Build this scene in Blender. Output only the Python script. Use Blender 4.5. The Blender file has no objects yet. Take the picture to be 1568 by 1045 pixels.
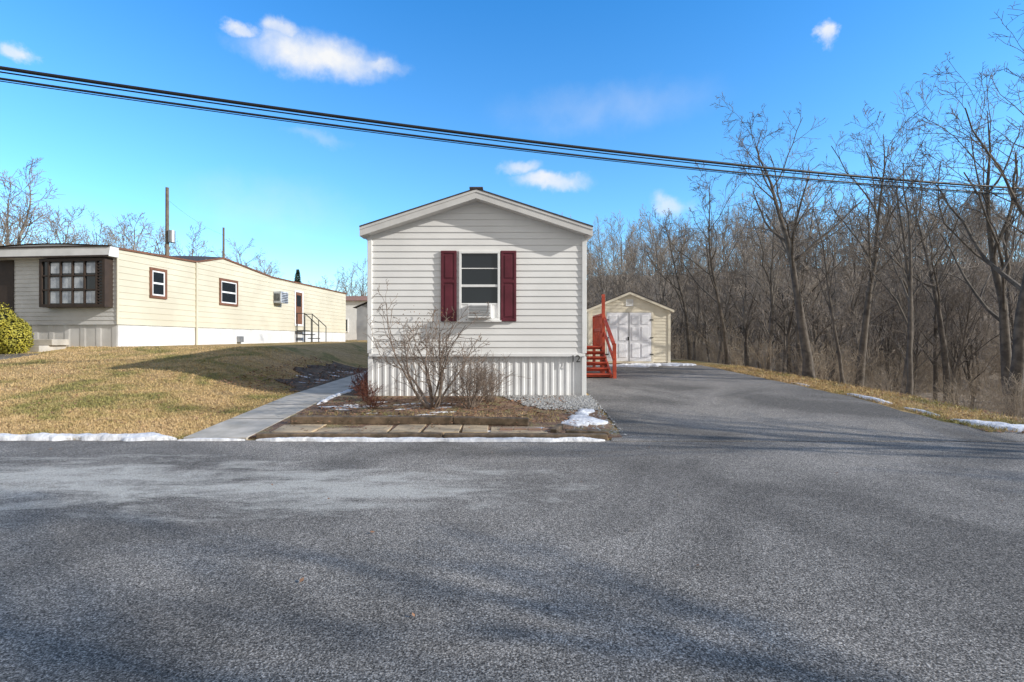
import bpy, math, random
from mathutils import Vector, Matrix
import numpy as np
R=random.Random(7)
scene=bpy.context.scene
scene.view_settings.view_transform='Standard'
scene.view_settings.look='None'
scene.view_settings.exposure=0

# ------------------------------------------------------------ materials
def newmat(name):
    m=bpy.data.materials.new(name); m.use_nodes=True
    nt=m.node_tree; b=nt.nodes['Principled BSDF']
    return m,nt,b
def math_(nt,op,a,b=None,clamp=False):
    n=nt.nodes.new('ShaderNodeMath'); n.operation=op; n.use_clamp=clamp
    for i,v in enumerate((a,b)):
        if v is None: continue
        if isinstance(v,(int,float)): n.inputs[i].default_value=v
        else: nt.links.new(v,n.inputs[i])
    return n.outputs[0]
def noise(nt,vec,scale,detail=3,rough=.55,dist=0):
    n=nt.nodes.new('ShaderNodeTexNoise'); n.inputs['Scale'].default_value=scale
    n.inputs['Detail'].default_value=detail; n.inputs['Roughness'].default_value=rough
    n.inputs['Distortion'].default_value=dist
    if vec is not None: nt.links.new(vec,n.inputs['Vector'])
    return n.outputs['Fac']
def ramp(nt,fac,stops):
    n=nt.nodes.new('ShaderNodeValToRGB'); cr=n.color_ramp
    while len(cr.elements)<len(stops): cr.elements.new(.5)
    for e,(p,c) in zip(cr.elements,stops):
        e.position=p; e.color=(c[0],c[1],c[2],1) if not isinstance(c,(int,float)) else (c,c,c,1)
    nt.links.new(fac,n.inputs[0]); return n.outputs[0]
def mixc(nt,fac,a,b,mode='MIX'):
    n=nt.nodes.new('ShaderNodeMix'); n.data_type='RGBA'; n.blend_type=mode
    if isinstance(fac,(int,float)): n.inputs[0].default_value=fac
    else: nt.links.new(fac,n.inputs[0])
    for i,v in ((6,a),(7,b)):
        if isinstance(v,tuple): n.inputs[i].default_value=(v[0],v[1],v[2],1)
        else: nt.links.new(v,n.inputs[i])
    return n.outputs[2]
def coords(nt):
    g=nt.nodes.new('ShaderNodeNewGeometry'); return g.outputs['Position']
def bump(nt,b,h,strength,dist):
    n=nt.nodes.new('ShaderNodeBump'); n.inputs['Strength'].default_value=strength
    n.inputs['Distance'].default_value=dist
    nt.links.new(h,n.inputs['Height']); nt.links.new(n.outputs[0],b.inputs['Normal'])
def mat(name,c1,c2=None,scale=3,rough=.7,bs=0,bd=.01,bscale=None,lo=.35,hi=.65,spec=.3,detail=3,metal=0):
    m,nt,b=newmat(name)
    if c2 is None: c2=tuple(x*.85 for x in c1)
    p=coords(nt)
    f=noise(nt,p,scale,detail)
    c=ramp(nt,f,[(lo,c1),(hi,c2)])
    nt.links.new(c,b.inputs['Base Color'])
    b.inputs['Roughness'].default_value=rough
    b.inputs['Specular IOR Level'].default_value=spec
    b.inputs['Metallic'].default_value=metal
    if bs:
        f2=noise(nt,p,bscale or scale*3,4)
        bump(nt,b,f2,bs,bd)
    return m

M={}
M['siding']=mat('vinyl_siding',(.79,.78,.76),(.72,.71,.69),1.2,.5)
M['skirt']=mat('skirting_white',(.80,.80,.795),(.70,.70,.695),2.5,.5)
M['trim']=mat('white_trim',(.82,.815,.80),(.74,.735,.72),3,.45)
M['fascia']=mat('fascia_grey',(.64,.625,.60),(.56,.545,.525),3,.5)
M['roof']=mat('shingle',(.10,.085,.08),(.05,.045,.045),14,.9,.4,.01)
M['shutter']=mat('burgundy',(.13,.025,.038),(.095,.018,.027),4,.45)
M['glass'],nt,b=newmat('window_glass')
b.inputs['Base Color'].default_value=(.015,.02,.025,1); b.inputs['Roughness'].default_value=.04; b.inputs['Specular IOR Level'].default_value=.6
f=noise(nt,coords(nt),3,2); bump(nt,b,f,.06,.05)
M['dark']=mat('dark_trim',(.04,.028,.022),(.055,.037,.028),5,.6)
M['curtain']=mat('curtain',(.55,.58,.62),(.24,.27,.32),4,.3,spec=.6)
M['red']=mat('red_paint',(.46,.075,.035),(.32,.052,.028),6,.6)
M['cream']=mat('cream_siding',(.63,.575,.44),(.55,.50,.38),.8,.55)
M['leftskirt']=mat('left_skirting',(.72,.71,.69),(.58,.57,.55),2.0,.5)
M['creamgrey']=mat('grey_siding',(.68,.67,.65),(.58,.57,.55),2,.55)
M['doorbrown']=mat('brown_door',(.22,.10,.06),(.15,.07,.04),4,.5)
M['shed']=mat('shed_siding',(.74,.67,.53),(.64,.58,.46),2,.6)
M['sheddoor']=mat('shed_door',(.80,.79,.80),(.72,.71,.73),3,.5)
M['concrete']=mat('concrete',(.54,.49,.42),(.38,.345,.29),3,.85,.3,.01,60)
M['stone']=mat('flagstone',(.54,.41,.26),(.34,.26,.17),4,.85,.5,.01,20)
M['stone2']=mat('flagstone_grey',(.42,.36,.28),(.27,.235,.19),4,.85,.5,.01,20)
M['brick']=mat('paver_red',(.36,.22,.15),(.28,.19,.14),6,.85,.5,.01,30)
M['timber']=mat('old_timber',(.21,.15,.10),(.10,.075,.05),9,.9,.6,.01,25)
M['snow']=mat('snow',(.80,.80,.81),(.60,.60,.62),9,.6,.8,.03,14)
M['gravel']=mat('gravel',(.50,.49,.47),(.22,.215,.205),40,.9,.8,.02,50)
M['pole']=mat('pole_wood',(.20,.16,.12),(.13,.10,.08),5,.9)
M['metal']=mat('grey_metal',(.35,.36,.37),(.28,.29,.3),5,.4,metal=.6)
M['cable']=mat('black_cable',(.012,.012,.013),(.02,.02,.02),5,.5)
M['bark']=mat('bark',(.15,.125,.10),(.07,.058,.048),6,.9,.6,.02,20)
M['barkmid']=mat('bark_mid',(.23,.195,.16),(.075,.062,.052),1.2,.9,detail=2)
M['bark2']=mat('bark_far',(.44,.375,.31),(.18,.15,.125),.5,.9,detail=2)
M['brush']=mat('brush_twigs',(.46,.375,.28),(.24,.19,.14),.8,.9,detail=2)
M['shrub']=mat('shrub_bark',(.27,.21,.165),(.16,.12,.095),6,.85)
M['berry']=mat('red_leaf',(.22,.08,.05),(.13,.05,.035),9,.8)
M['ever']=mat('evergreen',(.03,.05,.025),(.015,.03,.015),5,.8)
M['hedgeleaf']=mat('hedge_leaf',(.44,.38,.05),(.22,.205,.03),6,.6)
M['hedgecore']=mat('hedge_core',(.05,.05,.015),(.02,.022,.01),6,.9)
M['leaf']=mat('dead_leaf',(.34,.18,.10),(.18,.10,.055),5,.8)
M['black']=mat('black_iron',(.02,.02,.02),(.03,.03,.03),5,.5)
M['orange']=mat('brown_roof',(.36,.19,.12),(.28,.15,.10),3,.8)
M['housegrey']=mat('neighbour_siding',(.42,.42,.42),(.34,.34,.35),2,.7)

def asphalt(name,dark,salt):
    m,nt,b=newmat(name); p=coords(nt)
    g=noise(nt,p,110,2,.75)
    g2=noise(nt,p,24,2,.6)
    t=(1.10,1.0,.88)
    def cc(k): return tuple(dark*k*x for x in t)
    c=ramp(nt,g,[(.34,cc(.10)),(.46,cc(.66)),(.56,cc(1.15)),(.68,cc(2.8))])
    c=mixc(nt,.4,c,ramp(nt,g2,[(.3,.55),(.7,1.35)]),'MULTIPLY')
    L=noise(nt,p,.38,5,.6,.7)
    c=mixc(nt,1.0,c,ramp(nt,L,[(.40,.60),(.60,1.15)]),'MULTIPLY')
    if salt:
        s=nt.nodes.new('ShaderNodeSeparateXYZ'); nt.links.new(p,s.inputs[0])
        def ell(cx,cy,rx,ry):
            dx=math_(nt,'DIVIDE',math_(nt,'SUBTRACT',s.outputs[0],cx),rx)
            dy=math_(nt,'DIVIDE',math_(nt,'SUBTRACT',s.outputs[1],cy),ry)
            d=math_(nt,'SQRT',math_(nt,'ADD',math_(nt,'MULTIPLY',dx,dx),math_(nt,'MULTIPLY',dy,dy)))
            return math_(nt,'SUBTRACT',1,d)
        e=math_(nt,'MAXIMUM',math_(nt,'MAXIMUM',ell(-4.6,5.0,3.4,1.15),ell(-2.0,4.85,2.6,.85)),ell(-8,5.1,4,1.3))
        sc=nt.nodes.new('ShaderNodeMapping'); sc.inputs['Scale'].default_value=(.6,1.7,1); nt.links.new(p,sc.inputs[0])
        n1=noise(nt,sc.outputs[0],1.7,9,.75,.5)
        e=math_(nt,'ADD',math_(nt,'MULTIPLY',e,.9),math_(nt,'MULTIPLY',math_(nt,'SUBTRACT',n1,.52),3.6))
        k=ramp(nt,e,[(.0,0),(.7,.9)])
        sa=ramp(nt,g,[(.33,(.24,.23,.20)),(.6,(.60,.565,.50))])
        c=mixc(nt,k,c,sa)
    nt.links.new(c,b.inputs['Base Color'])
    b.inputs['Roughness'].default_value=.85; b.inputs['Specular IOR Level'].default_value=.2
    bump(nt,b,g,.5,.01)
    return m
M['road']=asphalt('road_asphalt',.22,True)
M['drive']=asphalt('driveway_asphalt',.20,False)

m,nt,b=newmat('ground_surface'); p=coords(nt)
s=nt.nodes.new('ShaderNodeSeparateXYZ'); nt.links.new(p,s.inputs[0])
f1=noise(nt,p,.7,6,.7,.5); f2=noise(nt,p,35,3,.7); f3=noise(nt,p,6,4,.7)
lawn=ramp(nt,f1,[(.3,(.48,.33,.17)),(.50,(.42,.29,.13)),(.62,(.22,.19,.07)),(.75,(.34,.26,.11))])
lawn=mixc(nt,.8,lawn,ramp(nt,f2,[(.3,.5),(.65,1.35)]),'MULTIPLY')
lawn=mixc(nt,.7,lawn,ramp(nt,f3,[(.3,.55),(.65,1.25)]),'MULTIPLY')
woods=ramp(nt,f3,[(.3,(.15,.12,.09)),(.5,(.29,.235,.18)),(.7,(.42,.35,.27))])
woods=mixc(nt,.8,woods,ramp(nt,f2,[(.3,.4),(.65,1.4)]),'MULTIPLY')
n4=math_(nt,'MULTIPLY',math_(nt,'SUBTRACT',noise(nt,p,1.0,4),.5),2.0)
k1=math_(nt,'ADD',math_(nt,'SUBTRACT',s.outputs[0],7.6),n4,True)
k2=math_(nt,'MULTIPLY',math_(nt,'SUBTRACT',s.outputs[1],23),.5,True)
k3=math_(nt,'MULTIPLY',math_(nt,'ADD',s.outputs[0],3),.5,True)
k=math_(nt,'MAXIMUM',k1,math_(nt,'MULTIPLY',k2,k3))
c=mixc(nt,k,lawn,woods)
nt.links.new(c,b.inputs['Base Color']); b.inputs['Roughness'].default_value=.95; b.inputs['Specular IOR Level'].default_value=.1
bump(nt,b,f2,.8,.03)
M['ground']=m
m,nt,b=newmat('mulch'); p=coords(nt)
f1=noise(nt,p,3,5,.7); f2=noise(nt,p,45,3,.7)
c=ramp(nt,f1,[(.3,(.15,.09,.065)),(.5,(.27,.165,.105)),(.62,(.28,.24,.11)),(.7,(.34,.22,.14))])
c=mixc(nt,.9,c,ramp(nt,f2,[(.3,.35),(.65,1.6)]),'MULTIPLY')
nt.links.new(c,b.inputs['Base Color']); b.inputs['Roughness'].default_value=.95; bump(nt,b,f2,1,.04)
M['mulch']=m
M['darkmulch']=mat('dark_mulch',(.20,.15,.10),(.09,.065,.05),5,.95,1,.04,40)
m,nt,b=newmat('grass_blades'); p=coords(nt)
f1=noise(nt,p,.7,6,.7,.5); f2=noise(nt,p,20,1)
c=ramp(nt,f1,[(.3,(.62,.44,.25)),(.50,(.54,.39,.19)),(.62,(.28,.26,.09)),(.75,(.44,.34,.15))])
c=mixc(nt,.7,c,ramp(nt,f2,[(.3,.5),(.7,1.4)]),'MULTIPLY')
nt.links.new(c,b.inputs['Base Color']); b.inputs['Roughness'].default_value=.8; b.inputs['Specular IOR Level'].default_value=.15
M['grass']=m

# ------------------------------------------------------------ mesh helpers
class MB:
    def __init__(s): s.v=[]; s.f=[]; s.marks=[]
    def quad(s,*pts):
        n=len(s.v); s.v.extend([tuple(p) for p in pts]); s.f.append(tuple(range(n,n+len(pts))))
    def box(s,x0,x1,y0,y1,z0,z1):
        n=len(s.v)
        s.v.extend([(x0,y0,z0),(x1,y0,z0),(x1,y1,z0),(x0,y1,z0),(x0,y0,z1),(x1,y0,z1),(x1,y1,z1),(x0,y1,z1)])
        for f in ((0,3,2,1),(4,5,6,7),(0,1,5,4),(1,2,6,5),(2,3,7,6),(3,0,4,7)):
            s.f.append(tuple(n+i for i in f))
    def beam(s,a,b,w,h):
        a=Vector(a);b=Vector(b); d=(b-a).normalized()
        up=Vector((0,0,1)) if abs(d.z)<.95 else Vector((0,1,0))
        sx=d.cross(up).normalized()*w/2; sz=sx.cross(d).normalized()*h/2
        n=len(s.v)
        for q in (a,b):
            for i,j in ((-1,-1),(1,-1),(1,1),(-1,1)): s.v.append(tuple(q+sx*i+sz*j))
        for f in ((0,1,2,3),(7,6,5,4),(0,4,5,1),(1,5,6,2),(2,6,7,3),(3,7,4,0)):
            s.f.append(tuple(n+i for i in f))
    def tube(s,pts,rad,sides=4):
        n0=len(s.v); P=[Vector(p) for p in pts]
        for i,p in enumerate(P):
            d=(P[min(i+1,len(P)-1)]-P[max(i-1,0)])
            if d.length<1e-9: d=Vector((0,0,1))
            d.normalize()
            ref=Vector((1,0,0)) if abs(d.x)<.8 else Vector((0,1,0))
            a=d.cross(ref).normalized(); b=d.cross(a)
            for k in range(sides):
                t=2*math.pi*k/sides
                s.v.append(tuple(p+(a*math.cos(t)+b*math.sin(t))*rad[i]))
        for i in range(len(P)-1):
            for k in range(sides):
                k2=(k+1)%sides
                s.f.append((n0+i*sides+k,n0+i*sides+k2,n0+(i+1)*sides+k2,n0+(i+1)*sides+k))
    def prism(s,poly,z0,z1):
        n=len(s.v); k=len(poly)
        s.v.extend([(x,y,z0) for x,y in poly]); s.v.extend([(x,y,z1) for x,y in poly])
        s.f.append(tuple(n+k+i for i in range(k)))
        for i in range(k):
            j=(i+1)%k; s.f.append((n+i,n+j,n+k+j,n+k+i))
    def mesh(s,name,mats,smooth=False):
        me=bpy.data.meshes.new(name); me.from_pydata(s.v,[],s.f)
        for m in mats: me.materials.append(m)
        if len(mats)>1 and s.marks:
            mi=[0]*len(s.f)
            for a,b in s.marks:
                for q in range(a,b): mi[q]=1
            me.polygons.foreach_set('material_index',mi)
        if smooth: me.polygons.foreach_set('use_smooth',[True]*len(s.f))
        me.update(); return me
    def obj(s,name,mats,parent=None,smooth=False,bevel=0):
        if not isinstance(mats,(list,tuple)): mats=[mats]
        o=bpy.data.objects.new(name,s.mesh(name,mats,smooth)); scene.collection.objects.link(o)
        if parent: o.parent=parent
        if bevel:
            bm=o.modifiers.new('bevel','BEVEL'); bm.width=bevel; bm.segments=2; bm.limit_method='ANGLE'
        return o
def empty(name,loc=(0,0,0),rot=0):
    e=bpy.data.objects.new(name,None); e.location=loc; e.rotation_euler=(0,0,rot); e.empty_display_size=.3
    scene.collection.objects.link(e); return e
def sm(t): t=max(0,min(1,t)); return t*t*(3-2*t)
def interp(x,xs,ys): return float(np.interp(x,xs,ys))
def hn(x,y,s=1.0):
    return (math.sin(x*1.7*s+y*.9*s+.3)+math.sin(y*2.3*s-x*1.1*s+1.7)+math.sin((x+y)*3.1*s+.5)*.6)/2.6
def Z(X,Y):
    zL=interp(Y,[7.06,10.4,13,16,32,60],[0,.45,.85,1.17,1.33,1.4])
    zR=interp(Y,[7.06,10.4,19,40],[0,.23,.49,.6])
    z=zR+(zL-zR)*sm((-4.7-X)/3)
    d=sm((X-7.7)/6)*2.0*sm((Y-7.1)/3.0)
    d2=sm((Y-24)/8)*1.5*sm((X+3)/3)
    z-=max(d,d2)
    z+=16*sm((Y+.3*X-44)/70)*sm((X+8)/26)
    if X>9 or Y>26: z+=hn(X,Y,.35)*.25*min(1,max(X-9,Y-26)/5)
    return z

# ------------------------------------------------------------ ground sheet
def axis(lo,hi,step,far):
    a=list(np.arange(lo,hi+1e-6,step)); s_=step; v=hi
    while v<far: s_*=1.25; v+=min(s_,60); a.append(v)
    s_=step; v=lo
    while v>-far: s_*=1.25; v-=min(s_,60); a.insert(0,v)
    return a
xs=axis(-22,24,.4,900); ys=axis(4,36,.4,900)
mb=MB()
for y in ys:
    for x in xs:
        z=Z(x,y)
        if y<6.9 or (1.9<x<6.5 and y<18): z-=.05
        mb.v.append((x,y,z))
nx=len(xs)
for j in range(len(ys)-1):
    for i in range(nx-1):
        a=j*nx+i; mb.f.append((a,a+1,a+nx+1,a+nx))
mb.obj('ground',M['ground'],smooth=True)

def sheet(name,y0,y1,xl,xr,mat_,off,ny,nxx,skirt=.05):
    mb=MB()
    for j in range(ny+1):
        y=y0+(y1-y0)*j/ny
        a=xl(y); b_=xr(y)
        for i in range(nxx+1):
            x=a+(b_-a)*i/nxx
            mb.v.append((x,y,Z(x,y)+off))
    w=nxx+1
    for j in range(ny):
        for i in range(nxx):
            a=j*w+i; mb.f.append((a,a+1,a+w+1,a+w))
    top=list(mb.v)
    def side(idx):
        n=len(mb.v)
        for k in idx: mb.v.append((top[k][0],top[k][1],top[k][2]-skirt))
        for q in range(len(idx)-1):
            mb.f.append((idx[q],idx[q+1],n+q+1,n+q))
    side([j*w for j in range(ny+1)]); side([j*w+nxx for j in range(ny+1)])
    side([ny*w+i for i in range(w)]); side(list(range(w)))
    return mb.obj(name,mat_,smooth=False)

mb=MB()
rx=[-300,-60,-20]+[(-20+i*.25) for i in range(1,161)]+[60,300]
def redge(x): return 7.06+.035*hn(x*3,0)+.02*hn(x*11,3)
for y in (-60,-5,2,5,6.5,None):
    for x in rx: mb.v.append((x,redge(x) if y is None else y,.006))
w=len(rx)
for j in range(5):
    for i in range(w-1):
        a=j*w+i; mb.f.append((a,a+1,a+w+1,a+w))
mb.obj('road',M['road'])
def dl(y): return 1.58+.03*hn(0,y*4)-(.25*sm((7.7-y)/.7) if y<7.7 else 0)
def dr(y): return 6.75+.06*hn(3,y*3)+ (1.2*sm((8.2-y)/1.4))
sheet('driveway',6.98,18.6,dl,dr,M['drive'],.012,70,16)
sheet('walkway',7.12,20,lambda y:-4.48,lambda y:-3.62,M['concrete'],.03,60,3,.08)
mb=MB()
for y in np.arange(8.3,20,1.2):
    z=Z(-4,y)+.0335; dz=(Z(-4,y+.02)-Z(-4,y-.02))/.04*.008
    mb.quad((-4.48,y-.008,z-dz),(-3.62,y-.008,z-dz),(-3.62,y+.008,z+dz),(-4.48,y+.008,z+dz))
mb.obj('walkway_joints',M['timber'])
sheet('planting_bed',7.2,10.45,lambda y:-3.62+.0,lambda y:1.52,M['mulch'],.02,30,24,.05)
sheet('mulch_bed',11.2,17,lambda y:-5.7-.35*hn(y,2)-.2*hn(y*4,5)+1.0*sm((12.6-y)/1.4),lambda y:-4.5,M['darkmulch'],.03,40,10,.04)
sheet('side_mulch',10.45,24,lambda y:-3.62,lambda y:-2.86,M['darkmulch'],.02,30,4,.04)
sheet('gravel_strip',9.35,10.42,lambda y:-.1+.25*hn(y*3,1)+ (10.4-y)*.5,lambda y:1.54,M['gravel'],.035,10,14,.03)

mb=MB()
def pebble(x,y,z,r):
    n=len(mb.v); a=R.random()*3
    pts=[]
    for k in range(5):
        t=a+k*2*math.pi/5; rr=r*R.uniform(.7,1.2); pts.append((x+rr*math.cos(t),y+rr*math.sin(t),z))
    mb.v.extend(pts); mb.v.append((x,y,z+r*R.uniform(.5,.9)))
    for k in range(5): mb.f.append((n+k,n+(k+1)%5,n+5))
for i in range(1700):
    y=R.uniform(9.0,10.42); x=R.uniform(-.3+(10.4-y)*.6,1.56)
    pebble(x,y,Z(x,y)+.035,R.uniform(.012,.03))
for i in range(400):
    y=R.uniform(7.3,10); x=R.uniform(.9,1.6); pebble(x,y,Z(x,y)+.02,R.uniform(.01,.025))
mb.obj('gravel_stones',M['gravel'])

e=empty('flagstone_path')
x=-3.42; i=0
while x<-.2:
    wd=R.uniform(.42,.9); y0=7.28; mb=MB()
    split=R.random()<.35
    rows=[(y0,y0+.62)] if not split else [(y0,y0+.3),(y0+.33,y0+.63)]
    for (a,b_) in rows:
        j=lambda:R.uniform(-.045,.045)
        poly=[(x+.02+j(),a+j()),(x+wd*.5,a+j()),(x+wd-.02+j(),a+j()),(x+wd-.02+j(),b_+j()),(x+wd*.45,b_+j()),(x+.02+j(),b_+j())]
        mb.prism(poly,-.05,Z(x,a)+R.uniform(.05,.075))
    mb.obj('stone_%d'%i,M['stone'] if R.random()<.7 else M['stone2'],e,bevel=.008)
    x+=wd; i+=1
mb=MB()
xx=-.18
while xx<.55:
    for k in range(3):
        mb.box(xx,xx+.19,7.28+k*.115,7.385+k*.115,-.03,.06+R.uniform(0,.012)+.02*k*.5)
    xx+=.205
mb.obj('brick_pavers',M['brick'],e,bevel=.005)
e=empty('timber_edging')
def timb(n,a,b_,w=.13,h=.13):
    mb=MB(); mb.beam(a,b_,w,h); mb.obj(n,M['timber'],e,bevel=.015)
timb('front_beam_1',(-3.5,7.18,.03),(-.95,7.16,.035),.12,.11); timb('front_beam_2',(-.93,7.16,.035),(1.3,7.15,.03),.13,.1)
timb('back_beam_1',(-3.38,8.02,.14),(-.9,7.98,.14),.14,.12); timb('back_beam_2',(-.88,7.98,.14),(.25,7.9,.13),.13,.11)
timb('side_beam',(.58,7.3,.07),(.72,7.75,.08),.1,.1)
timb('side_beam_2',(.75,7.32,.06),(1.35,7.3,.04),.12,.1)

# ------------------------------------------------------------ snow
def snow(name,pts,widths,h=.05,seg=.05,parent=None,seed=0):
    rr=random.Random(seed); P=[Vector((a,b_)) for a,b_ in pts]
    d=[0]
    for i in range(1,len(P)): d.append(d[-1]+(P[i]-P[i-1]).length)
    n=max(4,int(d[-1]/seg)); mb=MB(); K=9
    jl=jr=0
    for i in range(n+1):
        t=d[-1]*i/n
        x=np.interp(t,d,[p.x for p in P]); y=np.interp(t,d,[p.y for p in P]); w=np.interp(t,d,widths)
        t2=min(d[-1],t+.01); t1=max(0,t-.01)
        dx=np.interp(t2,d,[p.x for p in P])-np.interp(t1,d,[p.x for p in P]); dy=np.interp(t2,d,[p.y for p in P])-np.interp(t1,d,[p.y for p in P])
        L=math.hypot(dx,dy); nxn,nyn=-dy/L,dx/L
        endf=min(1,(min(i,n-i)*seg/.3)**.6+.02)
        jl=jl*.6+rr.uniform(-1,1)*.3; jr=jr*.6+rr.uniform(-1,1)*.3
        wl=w*.5*endf*(1+.45*hn(t*6+seed,1)+.8*jl); wr=w*.5*endf*(1+.45*hn(t*7+seed*2,4)+.8*jr)
        wl=max(wl,.006); wr=max(wr,.006)
        for k in range(K):
            s_=-1+2*k/(K-1); ww=wl if s_<0 else wr
            X=x+nxn*s_*ww; Y=y+nyn*s_*ww
            prof=(1-s_*s_)**.7 if abs(s_)<1 else 0
            z=Z(X,Y)+.022+ h*prof*(1+.4*hn(t*5,s_*2+seed)+rr.uniform(-.15,.15))*endf - (.04 if abs(s_)==1 else 0)
            mb.v.append((X,Y,z))
    for i in range(n):
        for k in range(K-1):
            a=i*K+k; mb.f.append((a,a+1,a+K+1,a+K))
    return mb.obj(name,M['snow'],parent,smooth=True)
es=empty('snow')
snow('verge_strip',[(-16,7.2),(-9,7.17),(-6.5,7.12),(-5,7.14),(-4.55,7.1)],[.22,.2,.16,.22,.12],.05,parent=es,seed=1)
snow('walk_end_strip',[(-4.5,7.03),(-3.6,7.05)],[.05,.07],.02,parent=es,seed=11)
snow('bed_strip',[(-3.45,7.04),(-2,7.02),(0,7.0),(1.25,7.02)],[.07,.12,.09,.11],.03,parent=es,seed=2)
snow('corner_patch',[(.75,8.0),(1.1,8.1),(1.5,8.15)],[.5,.8,.55],.04,parent=es,seed=3)
snow('corner_patch_b',[(1.1,8.5),(1.35,9.2)],[.4,.3],.035,parent=es,seed=33)
snow('brick_patch',[(.25,7.7),(.6,7.6)],[.14,.2],.03,parent=es,seed=4)
snow('brick_patch_b',[(-.6,7.45),(-.1,7.5)],[.06,.1],.02,parent=es,seed=44)
for q in range(24):
    a=R.uniform(-3.5,-1.4); b_=R.uniform(8.5,9.7)
    snow('bed_patch_%d'%q,[(a,b_),(a+R.uniform(.15,.5),b_+R.uniform(-.08,.12))],[.1,R.uniform(.1,.24)],.015,parent=es,seed=60+q)
snow('walk_patch',[(-3.55,9.5),(-3.5,11.5)],[.12,.2],.03,parent=es,seed=6)
snow('drive_end',[(3.6,18.3),(5,18.5),(6.6,18.7)],[.3,.9,.6],.06,parent=es,seed=7)
snow('drive_end_b',[(2.9,18.2),(3.4,18.25),(4.6,17.6)],[.3,.4,.15],.04,parent=es,seed=77)
snow('right_edge',[(6.9,10.8),(7.0,9.6)],[.1,.2],.03,parent=es,seed=8)
snow('right_edge_d',[(6.95,9.3),(7.05,8.6)],[.06,.16],.02,parent=es,seed=81)
snow('right_edge_b',[(6.95,8.3),(7.4,7.75),(8.2,7.45),(9.5,7.3)],[.12,.45,.7,.7],.04,parent=es,seed=9)
snow('right_edge_c',[(6.9,12.9),(6.95,12.2)],[.06,.14],.02,parent=es,seed=10)
for q in range(14):
    a=R.uniform(-5.6,-4.8); b_=R.uniform(12.6,16)
    snow('mulch_patch_%d'%q,[(a,b_),(a+R.uniform(.2,.5),b_+R.uniform(-.2,.2))],[.1,.16],.02,parent=es,seed=20+q)

# ------------------------------------------------------------ siding builder
def siding(mb,org,ux,length,nrm,z0,top,course,depth,ncol=1):
    maxz=max(top(length*i/50) for i in range(51))
    nc=int(math.ceil((maxz-z0)/course))
    for c in range(nc):
        zb=z0+c*course; zt=zb+course
        for i in range(ncol):
            u0=length*i/ncol; u1=length*(i+1)/ncol
            a=min(zt,top(u0)); b_=min(zt,top(u1))
            if a<=zb+.001 and b_<=zb+.001: continue
            a=max(a,zb); b_=max(b_,zb)
            def P(u,z,o): return (org[0]+ux[0]*u+nrm[0]*o, org[1]+ux[1]*u+nrm[1]*o, z)
            mb.quad(P(u0,zb,depth),P(u1,zb,depth),P(u1,b_,depth*(1-(b_-zb)/course)),P(u0,a,depth*(1-(a-zb)/course)))
            mb.quad(P(u0,zb,0),P(u1,zb,0),P(u1,zb,depth),P(u0,zb,depth))
def ribs(mb,org,ux,length,nrm,z0,z1,period,depth):
    n=int(length/period); period=length/n
    pr=[(0,0),(.55,0),(.65,1),(.9,1),(1,0)]
    def P(u,z,o): return (org[0]+ux[0]*u+nrm[0]*o, org[1]+ux[1]*u+nrm[1]*o, z)
    for i in range(n):
        for k in range(4):
            u0=(i+pr[k][0])*period; u1=(i+pr[k+1][0])*period
            o0=pr[k][1]*depth; o1=pr[k+1][1]*depth
            mb.quad(P(u0,z0,o0),P(u1,z0,o1),P(u1,z1,o1),P(u0,z1,o0))

# ------------------------------------------------------------ main home
H=empty('mobile_home')
XL,XR,YF,YB=-2.84,1.45,10.4,27.0; XC=(XL+XR)/2
ZB=.20; ZS=1.07; ZE=3.50; ZP=4.20
def topf(u):
    return ZE+(ZP-ZE)*(1-abs(u-(XR-XL)/2)/((XR-XL)/2))
mb=MB()
CR=.127
siding(mb,(XL,YF),(1,0),XR-XL,(0,-1),ZS+.03,topf,CR,.016,40)
siding(mb,(XL,YF),(0,1),YB-YF,(-1,0),ZS+.03,lambda u:ZE,CR,.016,1)
siding(mb,(XR,YF),(0,1),YB-YF,(1,0),ZS+.03,lambda u:ZE,CR,.016,1)
siding(mb,(XL,YB),(1,0),XR-XL,(0,1),ZS+.03,topf,CR,.016,40)
mb.obj('walls',M['siding'],H)
mb=MB()
ribs(mb,(XL+.03,YF+.06),(1,0),XR-XL-.06,(0,-1),ZB-.1,ZS,.145,.013)
ribs(mb,(XL+.04,YF+.06),(0,1),YB-YF-.1,(-1,0),ZB-.1,ZS+.0,.145,.013)
ribs(mb,(XR-.04,YF+.06),(0,1),YB-YF-.1,(1,0),ZB-.1,ZS+.0,.145,.013)
mb.obj('skirting',M['skirt'],H)
mb=MB()
mb.box(XL-.005,XR+.005,YF-.035,YF+.03,ZS-.03,ZS+.035)
mb.box(XL,XR,YF+.02,YF+.05,ZB-.08,ZB+.04)
for x in (XL-.03,XR-.06):
    mb.box(x,x+.09,YF-.04,YF+.05,ZS+.036,ZE-.02)
    mb.box(x,x+.09,YF-.0,YF+.05,ZB-.1,ZS-.031)
mb.obj('corner_trim',M['trim'],H,bevel=.006)
def roofz(x): return 3.585+(4.32-3.585)*(1-abs(x-XC)/(XR-XL+.24)*2)
mb=MB()
xe0,xe1=XC-(XR-XL)/2-.12,XC+(XR-XL)/2+.12
yf=YF-.26
for a,b_ in ((xe0,XC),(XC,xe1)):
    za,zb=roofz(a),roofz(b_)
    v=[(a,yf-.02,za),(b_,yf-.02,zb),(b_,YB+.16,zb),(a,YB+.16,za)]
    lo=[(p[0],p[1],p[2]-.025) for p in v]
    mb.quad(*v); mb.quad(*lo[::-1]); mb.quad(v[0],v[1],lo[1],lo[0]); mb.quad(v[2],v[3],lo[3],lo[2])
    if a==xe0: mb.quad(v[0],v[3],lo[3],lo[0])
    else: mb.quad(v[1],v[2],lo[2],lo[1])
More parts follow.
